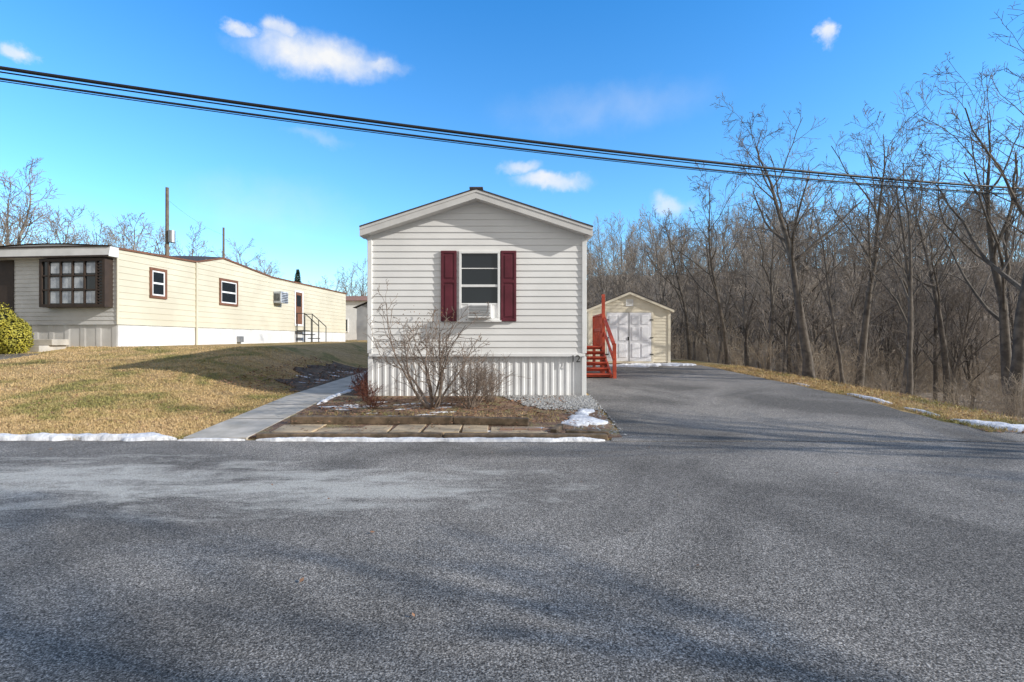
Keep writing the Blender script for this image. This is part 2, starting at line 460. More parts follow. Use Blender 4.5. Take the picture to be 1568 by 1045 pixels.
mb.box(XC-.13,XC+.13,yf-.03,YB+.1,4.30,4.335)
mb.obj('roof',M['roof'],H)
mb=MB()
for a,b_ in ((xe0,XC),(XC,xe1)):
    za,zb=roofz(a)-.027,roofz(b_)-.027
    t=.17
    mb.quad((a,yf,za),(b_,yf,zb),(b_,yf,zb-t),(a,yf,za-t))
    mb.quad((a,yf,za-t),(b_,yf,zb-t),(b_,YF+.05,zb-t),(a,YF+.05,za-t))
    mb.quad((a,yf-.012,za-.002),(b_,yf-.012,zb-.002),(b_,yf-.012,zb-.05),(a,yf-.012,za-.05))
    mb.quad((a,yf-.012,za-.05),(b_,yf-.012,zb-.05),(b_,yf,zb-.05),(a,yf,za-.05))
for x in (xe0,xe1):
    z=roofz(x)-.027; i=1 if x==xe0 else -1
    mb.quad((x,yf,z),(x,YB+.16,z),(x,YB+.16,z-.15),(x,yf,z-.15))
    mb.quad((x,yf,z-.15),(x,YB+.16,z-.15),(x+i*.14,YB+.16,z-.15),(x+i*.14,yf,z-.15))
mb.obj('fascia',M['fascia'],H)
def window(mb,x0,x1,z0,z1,y,fr=.05,d=.05):
    mb.box(x0,x1,y-d,y,z1-fr,z1); mb.box(x0,x1,y-d,y,z0,z0+fr)
    mb.box(x0,x0+fr,y-d,y,z0+fr,z1-fr); mb.box(x1-fr,x1,y-d,y,z0+fr,z1-fr)
wx0,wx1,wz0,wz1=-1.05,-.24,1.76,3.13
mb=MB(); window(mb,wx0,wx1,wz0,wz1,YF,.045,.06)
mb.box(wx0+.045,wx1-.045,YF-.045,YF-.02,2.42,2.47)
mb.box(wx0+.045,wx1-.045,YF-.035,YF-.02,2.78,2.80)
mb.box(wx0+.045,wx1-.045,YF-.05,YF-.02,2.07,2.10)
mb.box(wx0-.03,wx1+.03,YF-.09,YF-.0,wz0-.035,wz0)
mb.box(wx0+.045,-.86,YF-.04,YF-.02,wz0+.045,2.07); mb.box(-.40,wx1-.045,YF-.04,YF-.02,wz0+.045,2.07)
mb.obj('window_frame',M['trim'],H,bevel=.005)
mb=MB(); mb.quad((wx0+.04,YF-.021,wz0+.04),(wx1-.04,YF-.021,wz0+.04),(wx1-.04,YF-.021,wz1-.04),(wx0+.04,YF-.021,wz1-.04)); mb.obj('window_glass',M['glass'],H)
mb=MB(); mb.box(-.86,-.40,YF-.30,YF-.02,1.80,2.07); mb.obj('window_ac',M['trim'],H,bevel=.01)
mb=MB()
for k in range(7): mb.box(-.83,-.43,YF-.309,YF-.301,1.84+k*.03,1.855+k*.03)
mb.obj('window_ac_grille',M['metal'],H)
mb=MB()
for s0 in (-1.41,-.225):
    s1=s0+.31
    y=YF-.045
    mb.box(s0,s1,y,YF-.0,1.74,3.14)
    window(mb,s0,s1,1.74,3.14,y+.001,.05,.014)
    mb.box(s0+.05,s1-.05,y-.013,y,2.50,2.56)
    for za,zb in ((1.83,2.46),(2.60,3.05)):
        mb.box(s0+.08,s1-.08,y-.012,y,za,zb)
mb.obj('shutters',M['shutter'],H,bevel=.006)
cu=bpy.data.curves.new('house_number','FONT'); cu.body='12'; cu.size=.2; cu.extrude=.006
to=bpy.data.objects.new('house_number',cu); to.location=(1.16,YF-.045,.93); to.rotation_euler=(math.pi/2,0,0); scene.collection.objects.link(to); to.parent=H; cu.materials.append(M['black'])
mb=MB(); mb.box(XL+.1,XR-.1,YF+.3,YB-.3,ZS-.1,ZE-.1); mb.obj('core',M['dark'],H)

# red steps
S=empty('red_wooden_steps')
mb=MB()
n=6; zg=.33; zt=1.20; y0=14.0; run=.27
for i in range(n):
    z=zg+(zt-zg)*(i+1)/n; y=y0+i*run
    mb.box(1.62,2.68,y-.02,y+run+.01,z-.04,z)
    mb.box(1.64,2.66,y+.05,y+.065,z-(zt-zg)/n+.05,z-.041)
mb.obj('treads',M['red'],S,bevel=.005)
mb=MB(); yt=y0+n*run
mb.box(1.5,2.70,yt,yt+1.5,zt-.04,zt+.0)
for x in (1.6,2.66):
    mb.beam((x,y0,zg),(x,yt,zt-.08),.05,.24)
for (x,y) in ((2.68,yt),(2.68,yt+1.45),(1.56,yt)):
    mb.box(x-.045,x+.045,y-.045,y+.045,.2,2.15)
mb.box(2.64,2.73,yt+.0-.3,yt+.09-.3,.2,2.72)
mb.box(1.60,1.68,y0,y0+.08,.25,1.3)
mb.box(2.70,2.79,y0-.05,y0+.04,.25,1.28)
mb.beam((2.72,y0-.05,1.26),(2.72,yt,2.15),.09,.06)
mb.beam((2.72,y0-.05,.85),(2.72,yt,1.72),.05,.09)
mb.beam((1.64,y0,1.26),(1.6,yt,2.15),.06,.06)
mb.beam((2.7,yt,2.15),(2.7,yt+1.5,2.15),.09,.05)
mb.beam((2.7,yt,1.7),(2.7,yt+1.5,1.7),.05,.09)
for k in range(9):
    mb.box(2.67,2.71,yt+.1+k*.15,yt+.14+k*.15,1.2,2.13)
mb.obj('railing',M['red'],S,bevel=.004)

# ------------------------------------------------------------ shed
D=empty('garden_shed')
sx0,sx1,sy0,sy1=2.80,5.74,19.0,23.2; sc=(sx0+sx1)/2; sb=.47; se=2.52; sp=3.12
def stop(u): return se+(sp-se)*(1-abs(u-(sx1-sx0)/2)/((sx1-sx0)/2))
mb=MB()
siding(mb,(sx0,sy0),(1,0),sx1-sx0,(0,-1),sb+.1,stop,.115,.012,40)
siding(mb,(sx1,sy0),(0,1),sy1-sy0,(1,0),sb+.1,lambda u:se,.115,.012)
siding(mb,(sx0,sy0),(0,1),sy1-sy0,(-1,0),sb+.1,lambda u:se,.115,.012)
siding(mb,(sx0,sy1),(1,0),sx1-sx0,(0,1),sb+.1,stop,.115,.012,40)
mb.obj('walls',M['shed'],D)
mb=MB(); mb.box(sx0+.05,sx1-.05,sy0+.05,sy1-.05,sb-.2,sb+.1); mb.obj('base',M['timber'],D)
mb=MB()
f_=lambda x: 3.17-(abs(x-sc)/(sx1-sc+.13))*.66
for a,b_ in ((sx0-.13,sc),(sc,sx1+.13)):
    za,zb=f_(a),f_(b_)
    v=[(a,sy0-.15,za),(b_,sy0-.15,zb),(b_,sy1+.15,zb),(a,sy1+.15,za)]; lo=[(p[0],p[1],p[2]-.035) for p in v]
    mb.quad(*v); mb.quad(*lo[::-1]); mb.quad(v[0],v[1],lo[1],lo[0])
    if a<sc-.1: mb.quad(v[0],v[3],lo[3],lo[0])
    else: mb.quad(v[1],v[2],lo[2],lo[1])
mb.obj('roof',M['roof'],D)
mb=MB()
for a,b_ in ((sx0-.12,sc),(sc,sx1+.12)):
    za,zb=f_(a)-.037,f_(b_)-.037
    mb.quad((a,sy0-.14,za),(b_,sy0-.14,zb),(b_,sy0-.14,zb-.09),(a,sy0-.14,za-.09))
    mb.quad((a,sy0-.14,za-.09),(b_,sy0-.14,zb-.09),(b_,sy0+.02,zb-.09),(a,sy0+.02,za-.09))
for x in (sx0-.02,sx1-.07): mb.box(x,x+.09,sy0-.03,sy0+.04,sb+.05,se)
window(mb,3.36,5.14,sb+.07,2.46,sy0,.07,.03)
mb.obj('trim',M['shed'],D)
mb=MB()
for x0,x1 in ((3.44,4.24),(4.26,5.06)):
    mb.box(x0,x1,sy0-.03,sy0-.0,sb+.14,2.38)
    for za,zb in ((.75,1.25),(1.36,1.86),(1.96,2.28)):
        for k in range(2):
            a=x0+.09+k*.35
            mb.box(a,a+.27,sy0-.048,sy0-.03,za,zb)
mb.obj('double_door',M['sheddoor'],D,bevel=.012)
mb=MB(); mb.box(4.243,4.257,sy0-.035,sy0-.01,sb+.14,2.38)
for z in (.85,1.45,2.1):
    for x in (3.38,5.0): mb.box(x,x+.13,sy0-.055,sy0-.045,z,z+.035)
mb.box(4.2,4.235,sy0-.07,sy0-.03,1.38,1.5)
mb.obj('hinges',M['black'],D)
mb=MB(); window(mb,sc-.13,sc+.13,2.62,2.86,sy0-.012,.025,.02)
for k in range(5): mb.box(sc-.11,sc+.11,sy0-.03,sy0-.012,2.65+k*.038,2.67+k*.038)
mb.obj('gable_vent',M['trim'],D)

# ------------------------------------------------------------ left home (local frame)
L=empty('neighbouring_mobile_home',(-12.1,16,0),-math.atan(.106))
W=4.3; LEN=16.6
def lv(px):
    Y=13.8/(.106-(px-784)/800); return (Y-16)*1.0056, Y
prof=[(0,4.22),(3.4,4.32),(4.95,4.70),(8.4,4.36),(LEN,4.33)]
def ptop(v): return interp(v,[p[0] for p in prof],[p[1] for p in prof])
mb=MB()
siding(mb,(0,0),(0,1),LEN,(1,0),1.86,lambda u:ptop(u)-.02,.2,.014,60)
mb.obj('side_wall',M['cream'],L)
mb=MB()
siding(mb,(-W,0),(1,0),W,(0,-1),1.86,lambda u:4.15,.13,.015,1)
siding(mb,(-W,LEN),(1,0),W,(0,1),1.86,lambda u:4.15,.2,.015,1)
mb.obj('front_wall',M['creamgrey'],L)
mb=MB()
ribs(mb,(-.03,.03),(0,1),LEN,(1,0),1.0,1.86,.9,.01)
ribs(mb,(-W,.04),(1,0),W,(0,-1),1.0,1.86,.5,.01)
mb.obj('skirting',M['leftskirt'],L)
mb=MB()
vs=sorted(set([p[0] for p in prof]+[0,-.35]))
def rz(v,u):
    return ptop(max(0,v))+.10*math.sin(math.pi*u/W)
for i in range(len(vs)-1):
    for k in range(8):
        u0=-W*k/8+(.06 if k==0 else 0); u1=-W*(k+1)/8
        mb.quad((u0,vs[i],rz(vs[i],W*k/8)),(u0,vs[i+1],rz(vs[i+1],W*k/8)),(u1,vs[i+1],rz(vs[i+1],W*(k+1)/8)),(u1,vs[i],rz(vs[i],W*(k+1)/8)))
mb.obj('roof',M['roof'],L)
mb=MB()
for i in range(len(prof)-1):
    a,b_=prof[i],prof[i+1]; xx=.055
    mb.quad((xx,a[0],a[1]-.06),(xx,b_[0],b_[1]-.06),(xx,b_[0],b_[1]),(xx,a[0],a[1]))
    mb.quad((0,a[0],a[1]-.06),(0,b_[0],b_[1]-.06),(xx,b_[0],b_[1]-.06),(xx,a[0],a[1]-.06))
mb.obj('eave_trim',M['doorbrown'],L)
mb=MB()
for k in range(8):
    u0=-W*k/8+(.06 if k==0 else 0); u1=-W*(k+1)/8
    z0=rz(0,W*k/8); z1=rz(0,W*(k+1)/8)
    mb.quad((u0,-.36,3.88+.02),(u1,-.36,3.88+.02),(u1,-.30,z1-.03),(u0,-.30,z0-.03))
    mb.quad((u0,-.36,3.90),(u1,-.36,3.90),(u1,0.0,3.90),(u0,0.0,3.90))
mb.quad((.06,-.36,3.90),(.06,-.30,4.2),(.06,0.0,4.2),(.06,0.0,3.90))
mb.obj('front_canopy',M['creamgrey'],L)
mb=MB(); mb.box(-W,.07,-.375,-.362,3.88,3.93); mb.box(-W,.07,-.34,-.31,4.19,4.235); mb.obj('canopy_trim',M['dark'],L)
bx0,bx1,bz0,bz1=-2.32,-.12,2.38,3.86; by=-.28
mb=MB(); window(mb,bx0,bx1,bz0,bz1,0,.09,.30)
for k in range(1,4):
    x=bx0+.3+(bx1-bx0-.6)*k/4; mb.box(x-.022,x+.022,by-.01,by+.03,bz0+.09,bz1-.09)
for x in (bx0+.28,bx1-.32): mb.box(x,x+.05,by-.015,by+.04,bz0+.09,bz1-.09)
for k in (1,2): 
    z=bz0+.09+(bz1-bz0-.18)*k/3; mb.box(bx0+.09,bx1-.09,by-.008,by+.03,z-.02,z+.02)
for k in range(14): mb.box(bx1-.25,bx1-.09,by-.005,by+.03,bz0+.12+k*.09,bz0+.165+k*.09)
mb.obj('bay_window_frame',M['dark'],L)
mb=MB()
mb.quad((bx0+.08,by+.031,bz0+.08),(bx1-.08,by+.031,bz0+.08),(bx1-.08,by+.031,bz1-.08),(bx0+.08,by+.031,bz1-.08)); mb.obj('bay_window_glass',M['glass'],L)
mb=MB()
for k in range(4):
    w_=(bx1-bx0-.6)/4; x=bx0+.3+w_*k
    for za,zb in ((bz0+.10,bz0+.5),(bz0+.56,bz0+.93)):
        if k==3 and za>bz0+.3: continue
        mb.box(x+.05,x+w_-.05,by+.018,by+.029,za+.02,zb-.02)
    mb.box(x+.06,x+w_-.05,by+.018,by+.029,bz0+1.03,bz0+1.34)
mb.obj('curtains',M['curtain'],L)
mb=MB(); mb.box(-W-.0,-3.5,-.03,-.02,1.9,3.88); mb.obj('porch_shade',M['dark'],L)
def sidewin(px0,px1,py0,py1,nm,trimm,glass=True):
    v0,Y0=lv(px0); v1,Y1=lv(px1); Ym=(Y0+Y1)/2
    z1=1.35+(522-py0)/800*Ym; z0=1.35+(522-py1)/800*Ym
    mb=MB(); d=.05; fr=.09
    mb.box(0.013,d,v0,v1,z1-fr,z1); mb.box(0.013,d,v0,v1,z0,z0+fr); mb.box(0.013,d,v0,v0+fr,z0+fr,z1-fr); mb.box(0.013,d,v1-fr,v1,z0+fr,z1-fr)
    mb.obj(nm+'_frame',M[trimm],L)
    if glass:
        mb=MB(); zm=(z0+z1)/2
        mb.box(.013,.035,v0+fr,v0+fr+.05,z0+fr,z1-fr); mb.box(.013,.035,v1-fr-.05,v1-fr,z0+fr,z1-fr)
        mb.box(.013,.035,v0+fr+.05,v1-fr-.05,zm-.03,zm+.03)
        mb.box(.013,.035,v0+fr+.05,v1-fr-.05,z1-fr-.05,z1-fr); mb.box(.013,.035,v0+fr+.05,v1-fr-.05,z0+fr,z0+fr+.05)
        mb.obj(nm+'_sash',M['trim'],L)
        mb=MB(); mb.quad((.028,v0+fr,z0+fr),(.028,v1-fr,z0+fr),(.028,v1-fr,z1-fr),(.028,v0+fr,z1-fr)); mb.obj(nm+'_glass',M['glass'],L)
    else:
        mb=MB(); mb.box(.0,.03,v0+fr,v1-fr,z0,z1-fr); mb.obj(nm+'_leaf',M['doorbrown'],L)
        mb=MB(); mb.box(.03,.04,v0+fr+.12,v1-fr-.12,z0+1.0,z1-fr-.15); mb.obj(nm+'_lite',M['glass'],L)
sidewin(228,254,411,457,'side_window_a','doorbrown')
sidewin(335,363,428,468,'side_window_b','doorbrown')
sidewin(450,463,445,499,'side_door','trim',False)
v0,Y0=lv(418); v1,Y1=lv(433); mb=MB(); zc=1.35+(522-454)/800*Y0
mb.box(.012,.40,v0,v1-.2,zc-.3,zc+.25); mb.obj('wall_ac',M['curtain'],L,bevel=.02)
mb=MB()
for k in range(6): mb.box(.401,.41,v0+.05,v1-.25,zc-.25+k*.08,zc-.22+k*.08)
for k in range(5): mb.box(.06+k*.06,.09+k*.06,v0-.01,v0-.001,zc-.2,zc+.15)
mb.obj('wall_ac_grille',M['black'],L)
v0,Y0=lv(300)
mb=MB(); mb.box(.012,.05,v0-.04,v0+.04,1.0,4.3); mb.box(.012,.04,-.03,.03,1.86,4.2); mb.obj('downspout',M['cream'],L)
v0,_=lv(366); mb=MB(); mb.box(-.02,.12,v0-.12,v0+.14,1.3,1.55); mb.obj('skirt_vent',M['metal'],L)
T=empty('metal_entry_steps',(-12.1,16,0),-math.atan(.106))
v0,Y0=lv(452); v1,_=lv(464)
mb=MB()
for k in range(4):
    mb.box(.1+k*.28,.1+(k+1)*.28,v0,v1,1.9-k*.2-.04,1.9-k*.2)
for v in (v0,v1):
    mb.beam((.05,v,2.75),(.5,v,2.75),.035,.035); mb.beam((.5,v,2.75),(1.25,v,2.1),.035,.035)
    for x,zt_ in ((.1,2.75),(.5,2.75),(.85,2.45),(1.25,2.1)): mb.beam((x,v,1.2),(x,v,zt_),.03,.03)
mb.obj('frame',M['black'],T)
P_=empty('grey_front_step')
mb=MB(); mb.box(-14.5,-13.3,14.7,15.6,1.0,1.22); mb.box(-14.4,-13.2,15.0,15.6,1.22,1.4); mb.obj('slabs',M['concrete'],P_,bevel=.02)
sheet('parking_pad',12.8,14.3,lambda y:-24,lambda y:-12.9,M['drive'],.02,8,20)

# ------------------------------------------------------------ distant houses
def house(name,x0,x1,y0,y1,z0,ze,zp,wm,rm,gable_front=False,win=True):
    e=empty(name); mb=MB(); mb.box(x0,x1,y0,y1,z0,ze)
    if gable_front: mb.quad((x0,y0,ze),(x1,y0,ze),((x0+x1)/2,y0,zp-.03))
    mb.obj('walls',wm,e)
    mb=MB()
    if gable_front:
        xm=(x0+x1)/2
        mb.quad((x0-.2,y0-.3,ze),(xm,y0-.3,zp),(xm,y1+.3,zp),(x0-.2,y1+.3,ze)); mb.quad((xm,y0-.3,zp),(x1+.2,y0-.3,ze),(x1+.2,y1+.3,ze),(xm,y1+.3,zp))
    else:
        ym=(y0+y1)/2
        mb.quad((x0-.3,y0-.3,ze),(x1+.3,y0-.3,ze),(x1+.3,ym,zp),(x0-.3,ym,zp)); mb.quad((x0-.3,y1+.3,ze),(x1+.3,y1+.3,ze),(x1+.3,ym,zp),(x0-.3,ym,zp))
        mb.quad((x0,y0,ze),(x0,y1,ze),(x0,ym,zp)); mb.quad((x1,y0,ze),(x1,y1,ze),(x1,ym,zp))
    mb.obj('roof',rm,e)
    if win:
        mb=MB(); w_=(x1-x0)
        for t in (.25,.7): mb.box(x0+w_*t-.5,x0+w_*t+.5,y0-.05,y0-.01,z0+1,z0+2.1)
        mb.obj('windows',M['glass'],e)
        mb=MB()
        for t in (.25,.7): window(mb,x0+w_*t-.6,x0+w_*t+.6,z0+.9,z0+2.2,y0-.01,.1,.08)
        mb.obj('window_trim',M['trim'],e)
house('distant_house',-17.5,-12.5,50,58,1.3,5.2,6.0,M['trim'],M['orange'])
house('grey_shed',-10.1,-7.6,34,37,.9,3.5,4.1,M['housegrey'],M['roof'],True,False)
house('distant_house',-27,-18.5,62,70,1.3,4.4,5.6,M['housegrey'],M['roof'])
house('far_house',-48,-36,40,50,1.3,4.3,6.0,M['creamgrey'],M['roof'])

# ------------------------------------------------------------ poles and cables
def pole(name,x,y,zb,zt,arm=True,r=.14):
    e=empty(name); mb=MB(); mb.tube([(x,y,zb-.3),(x,y,zt)],[r,r*.7],10); mb.obj('pole',M['pole'],e,smooth=True)
    mb=MB()
    if arm:
        mb.box(x-.9,x+.9,y-.16,y-.06,zt-1.0,zt-.88)
        for k in (-.8,-.3,.3,.8): mb.tube([(x+k,y-.11,zt-.88),(x+k,y-.11,zt-.7)],[.05,.03],6)
    mb.tube([(x+.35,y,zt-4.2),(x+.35,y,zt-3.3)],[.25,.25],10); mb.tube([(x+.35,y,zt-3.3),(x+.35,y,zt-3.25)],[.25,.02],10)
    mb.beam((x,y,zt-3.7),(x+.35,y,zt-3.7),.08,.08)
    mb.obj('fittings',M['metal'],e); return e
pole('utility_pole',-26.4,40,1.2,13.1,False,.17)
pole('utility_pole',-27.6,50,1.2,12.2,False,.13)
pole('utility_pole',-24,3.4,0,7.6); pole('utility_pole',34,19.7,-2,8.2)
C=empty('overhead_power_lines')
def cable(name,dy,dz,r,X0=-24,X1=34,a=.002,x0=4):
    mb=MB(); pts=[]; rad=[]
    for i in range(81):
        X=X0+(X1-X0)*i/80; pts.append((X,10.18+.279*X+dy,5.25+a*(X-x0)**2+dz)); rad.append(r)
    mb.tube(pts,rad,8); mb.obj(name,M['cable'],C,smooth=True)
cable('cable_main',0,0,.030); cable('cable_thin',.05,-.045,.012); cable('cable_lower',0,-.165,.019); cable('cable_lower_b',.03,-.192,.008)
def wire(name,a,b_,sag,r):
    mb=MB(); pts=[]
    for i in range(21):
        t=i/20; p=Vector(a).lerp(Vector(b_),t); p.z-=sag*4*t*(1-t); pts.append(p)
    mb.tube(pts,[r]*21,5); mb.obj(name,M['cable'],C)
wire('service_drop',(-27.6,50,11.5),(-26.4,40,12.2),.3,.006)

# ------------------------------------------------------------ trees
def pert(d,amt,rr):
    v=Vector((rr.gauss(0,1),rr.gauss(0,1),rr.gauss(0,1)))
    v-=d*v.dot(d)
    return (d+v*amt).normalized()
def branch(mb,p,d,length,r0,r1,level,cfg,rr):
    nseg={0:9,1:6,2:4}.get(level,3) if level<cfg['levels'] or level<2 else 2
    sides={0:8,1:5,2:4}.get(level,3) if level<cfg['levels'] else 3
    pts=[p.copy()]; rad=[r0]; dirs=[d.copy()]
    seg=length/nseg
    for i in range(nseg):
        d=pert(d,cfg['wob'][min(level,3)],rr)
        d.z+=cfg['up'][min(level,3)]; d.normalize()
        p=p+d*seg; pts.append(p.copy()); dirs.append(d.copy())
        t=(i+1)/nseg; rad.append(r0+(r1-r0)*t**.8)
    if level==0: rad[0]*=1.35
    nf=len(mb.f)
    mb.tube(pts,rad,sides)
    if level>=2: mb.marks.append((nf,len(mb.f)))
    if level>=cfg['levels']: return
    nch=cfg['n'][level]
    for k in range(nch):
        t0=cfg['start'][min(level,3)]
        t=t0+(1-t0)*((k+rr.random())/nch)
        t=min(t,.98)
        idx=t*nseg; i=int(idx); f=idx-i
        q=pts[i].lerp(pts[i+1],f); rr_=rad[i]+(rad[i+1]-rad[i])*f
        ang=rr.uniform(*cfg['ang'][min(level,3)])
        dd=dirs[min(i+1,nseg)]
        az=rr.uniform(0,2*math.pi) if level else k*2.4+rr.uniform(-.5,.5)
        ref=Vector((1,0,0)) if abs(dd.x)<.8 else Vector((0,1,0))
        a=dd.cross(ref).normalized(); b_=dd.cross(a)
        nd=(dd*math.cos(ang)+(a*math.cos(az)+b_*math.sin(az))*math.sin(ang)).normalized()
        ln=length*cfg['len'][min(level,3)]*(1.15-.65*(t-t0)/(1-t0+1e-6))*rr.uniform(.7,1.2)
        cr=max(rr_*rr.uniform(.45,.7),cfg['rmin'])
        branch(mb,q,nd,ln,cr,max(cr*.35,cfg['rmin']*.7),level+1,cfg,rr)
def tree_mesh(name,seed,h,r,mats,cfg0=None,lean=(0,0)):
    rr=random.Random(seed)
    cfg=dict(levels=4,n=[12,6,4,3],wob=[.07,.14,.2,.25],up=[.04,.09,.05,.03],start=[.35,.2,.2,.15],ang=[(.4,.8),(.4,.9),(.4,1.0),(.4,1.0)],len=[.36,.5,.5,.55],rmin=.006)
    if cfg0: cfg.update(cfg0)
    mb=MB(); branch(mb,Vector((0,0,-.3)),Vector((lean[0],lean[1],1)).normalized(),h,r,cfg['rmin']*1.5,0,cfg,rr)
    return mb.mesh(name,mats,True)
def place(name,me,x,y,s=1,rot=0,parent=None,z=None):
    o=bpy.data.objects.new(name,me); o.location=(x,y,Z(x,y) if z is None else z); o.scale=(s,s,s) if not isinstance(s,tuple) else s; o.rotation_euler=(0,0,rot)
    scene.collection.objects.link(o)
    if parent: o.parent=parent
    return o
near=[(9.1,16.0,8.8,.17,(.02,0),1,0),(11.6,17.6,9.7,.16,(.06,0),2,0),(11.5,12.0,10.2,.17,(.03,.0),3,0),(9.0,11.9,6.0,.07,(.12,.05),4,0),
      (8.5,20.5,7.3,.11,(-.04,0),5,0),(8.2,24.0,6.6,.11,(-.1,0),6,0),(13.6,14.2,9.6,.18,(.0,0),7,0),(15.5,18.5,9.5,.14,(-.05,0),9,0),
      (8.9,14.0,5.2,.055,(-.05,.02),14,0),(10.3,13.8,6.5,.09,(.08,.0),15,0),(9.0,18.3,6.8,.08,(.1,.0),16,0)]
for x,y,h,r,ln,sd,ro in near:
    place('bare_tree',tree_mesh('bare_tree_mesh',sd*13,h,r,[M['bark'],M['barkmid']],dict(n=[9,5,4,2]) if r<.1 else None,ln),x,y,1,ro)
sh=tree_mesh('roadside_tree_mesh',401,9,.2,[M['bark']],dict(levels=3,n=[12,6,5,3],rmin=.012))
for i,(x,y) in enumerate(((17,3.2),(27,1.0),(14,-2.2))):
    place('bare_tree',sh,x,y,R.uniform(.9,1.05),i*1.3,z=-.2)
woods=empty('bare_woodland')
var=[]
for i in range(8):
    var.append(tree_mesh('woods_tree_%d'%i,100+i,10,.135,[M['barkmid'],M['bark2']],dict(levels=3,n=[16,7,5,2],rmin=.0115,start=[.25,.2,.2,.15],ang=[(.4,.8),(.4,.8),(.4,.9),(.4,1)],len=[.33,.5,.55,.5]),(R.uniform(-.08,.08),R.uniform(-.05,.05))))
cnt=0
while cnt<350:
    u=R.random()
    Y=16+95*u**1.3; X=R.uniform(.08,1.25)*Y
    if Y<25 and X<9.2: continue
    hh=min(12,max(5.0,.22*Y+2.6))*R.uniform(.65,1.12)
    if X/Y<.4: hh*=.85
    s_=hh/10.5
    place('tree_%d'%cnt,var[cnt%8],X,Y,(s_,s_,s_*R.uniform(.9,1.1)),R.uniform(0,6.28),woods); cnt+=1
def bush_mesh(name,seed,h,spread,nst,mat_,r=.012,lv=2,n=(5,4),rmin=.004,ws=.14,up=.03):
    rr=random.Random(seed); mb=MB()
    cfg=dict(levels=lv,n=[n[0],n[1],3],wob=[ws,.2,.25,.25],up=[up,.04,.03,.02],start=[.25,.15,.15,.15],ang=[(.4,.9),(.4,1.0),(.4,1.0),(.4,1)],len=[.5,.5,.5,.5],rmin=rmin)
    for i in range(nst):
        a=rr.uniform(0,6.28); k=rr.uniform(.1,1)*spread
        d=Vector((math.cos(a)*k,math.sin(a)*k,1)).normalized()
        branch(mb,Vector((math.cos(a)*.06*rr.random(),math.sin(a)*.06*rr.random(),-.05)),d,h*rr.uniform(.65,1.05),r*rr.uniform(.6,1),rmin,0,cfg,rr)
    return mb.mesh(name,[mat_],True)
br=empty('woodland_brush')
bv=[bush_mesh('brush_%d'%i,500+i,2.3,.9,16,M['brush'],.012,2,(4,3),.005) for i in range(4)]
cnt=0
while cnt<290:
    u=R.random(); Y=9.5+60*u**1.4; X=R.uniform(.1,1.3)*Y
    if Y<24 and X<8.2+.5*R.random(): continue
    if Y>24 and X<1: continue
    s_=R.uniform(.35,.9)*(1+Y/45)*(.5 if Y<17 else 1)
    place('brush_%d'%cnt,bv[cnt%4],X,Y,s_,R.uniform(0,6.28),br); cnt+=1
bt=empty('distant_bare_trees')
spec=[(20,240,34),(-60,260,36),(75,300,48),(120,325,52),(160,335,60),(210,322,55),(285,345,50),(-10,300,50),(50,320,60),(370,365,55),(425,395,60),(505,415,60),(550,400,60),(530,425,75),(395,385,75),(320,385,75),(240,350,70),(480,430,80),(140,350,75),(95,330,70),(560,430,85),(-5,260,40),(30,320,55),(100,345,60),(180,350,65),(190,335,50),(265,340,60),(345,385,60),(410,405,70),(545,410,65),(60,345,70),(220,355,75),(500,425,80)]
for i,(px,py,Y) in enumerate(spec):
    X=(px-784)/800*Y; zt=1.35+(522-py)/800*Y; g=Z(X,Y); s_=(zt-g)/11
    place('tree_%d'%i,var[i%8],X,Y,(s_*1.2,s_*1.2,s_),i*1.1,bt)
for i in range(45):
    Y=R.uniform(90,150); X=R.uniform(-1.3,.05)*Y
    place('far_tree_%d'%i,var[i%8],X,Y,R.uniform(.7,1.05),i,bt)

mb=MB(); rr=random.Random(5)
X0,Y0=-16.4,40.0
mb.tube([(X0,Y0,1),(X0,Y0,6)],[.12,.04],6)
for i in range(2600):
    t=rr.random(); z=1.6+t*5.2; r=.62*(1-t)**.6*math.sqrt(rr.random())+.03; a=rr.uniform(0,6.28)
    c=Vector((X0+r*math.cos(a),Y0+r*math.sin(a),z)); u=Vector((rr.gauss(0,1),rr.gauss(0,1),rr.gauss(0,1))).normalized()*.1; w_=Vector((rr.gauss(0,1),rr.gauss(0,1),rr.gauss(0,1))).normalized()*.07
    mb.quad(c-u,c+w_,c+u)
mb.obj('columnar_evergreen',M['ever'])

HB=empty('golden_bush')
rr=random.Random(9); mb=MB(); core=MB()
lumps=[(-14.4,14.3,1.66,.95,.80),(-15.2,14.4,1.72,.95,.85),(-13.75,14.4,1.45,.55,.55),(-16.0,14.6,1.6,.9,.7),(-14.6,14.1,1.3,.9,.5)]
for (x,y,z,rx_,rz_) in lumps:
    for i in range(3200):
        v=Vector((rr.gauss(0,1),rr.gauss(0,1),rr.gauss(0,1))).normalized(); k=rr.uniform(.84,1.06)+.06*hn(v.x*6+x,v.z*6)
        c=Vector((x+v.x*rx_*k*.75,y+v.y*rx_*k*.75,z+v.z*rz_*k))
        u=Vector((rr.gauss(0,1),rr.gauss(0,1),rr.gauss(0,1))).normalized(); w_=u.cross(v).normalized()
        s_=rr.uniform(.022,.04)
        mb.quad(c-u*s_,c+w_*s_*.6,c+u*s_,c-w_*s_*.6)
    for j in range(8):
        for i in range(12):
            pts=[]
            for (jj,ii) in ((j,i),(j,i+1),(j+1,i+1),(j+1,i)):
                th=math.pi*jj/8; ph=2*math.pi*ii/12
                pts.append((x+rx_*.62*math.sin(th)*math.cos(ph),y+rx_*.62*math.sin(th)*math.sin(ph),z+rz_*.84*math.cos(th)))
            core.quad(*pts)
mb.obj('leaves',M['hedgeleaf'],HB); core.obj('inner_shade',M['hedgecore'],HB)

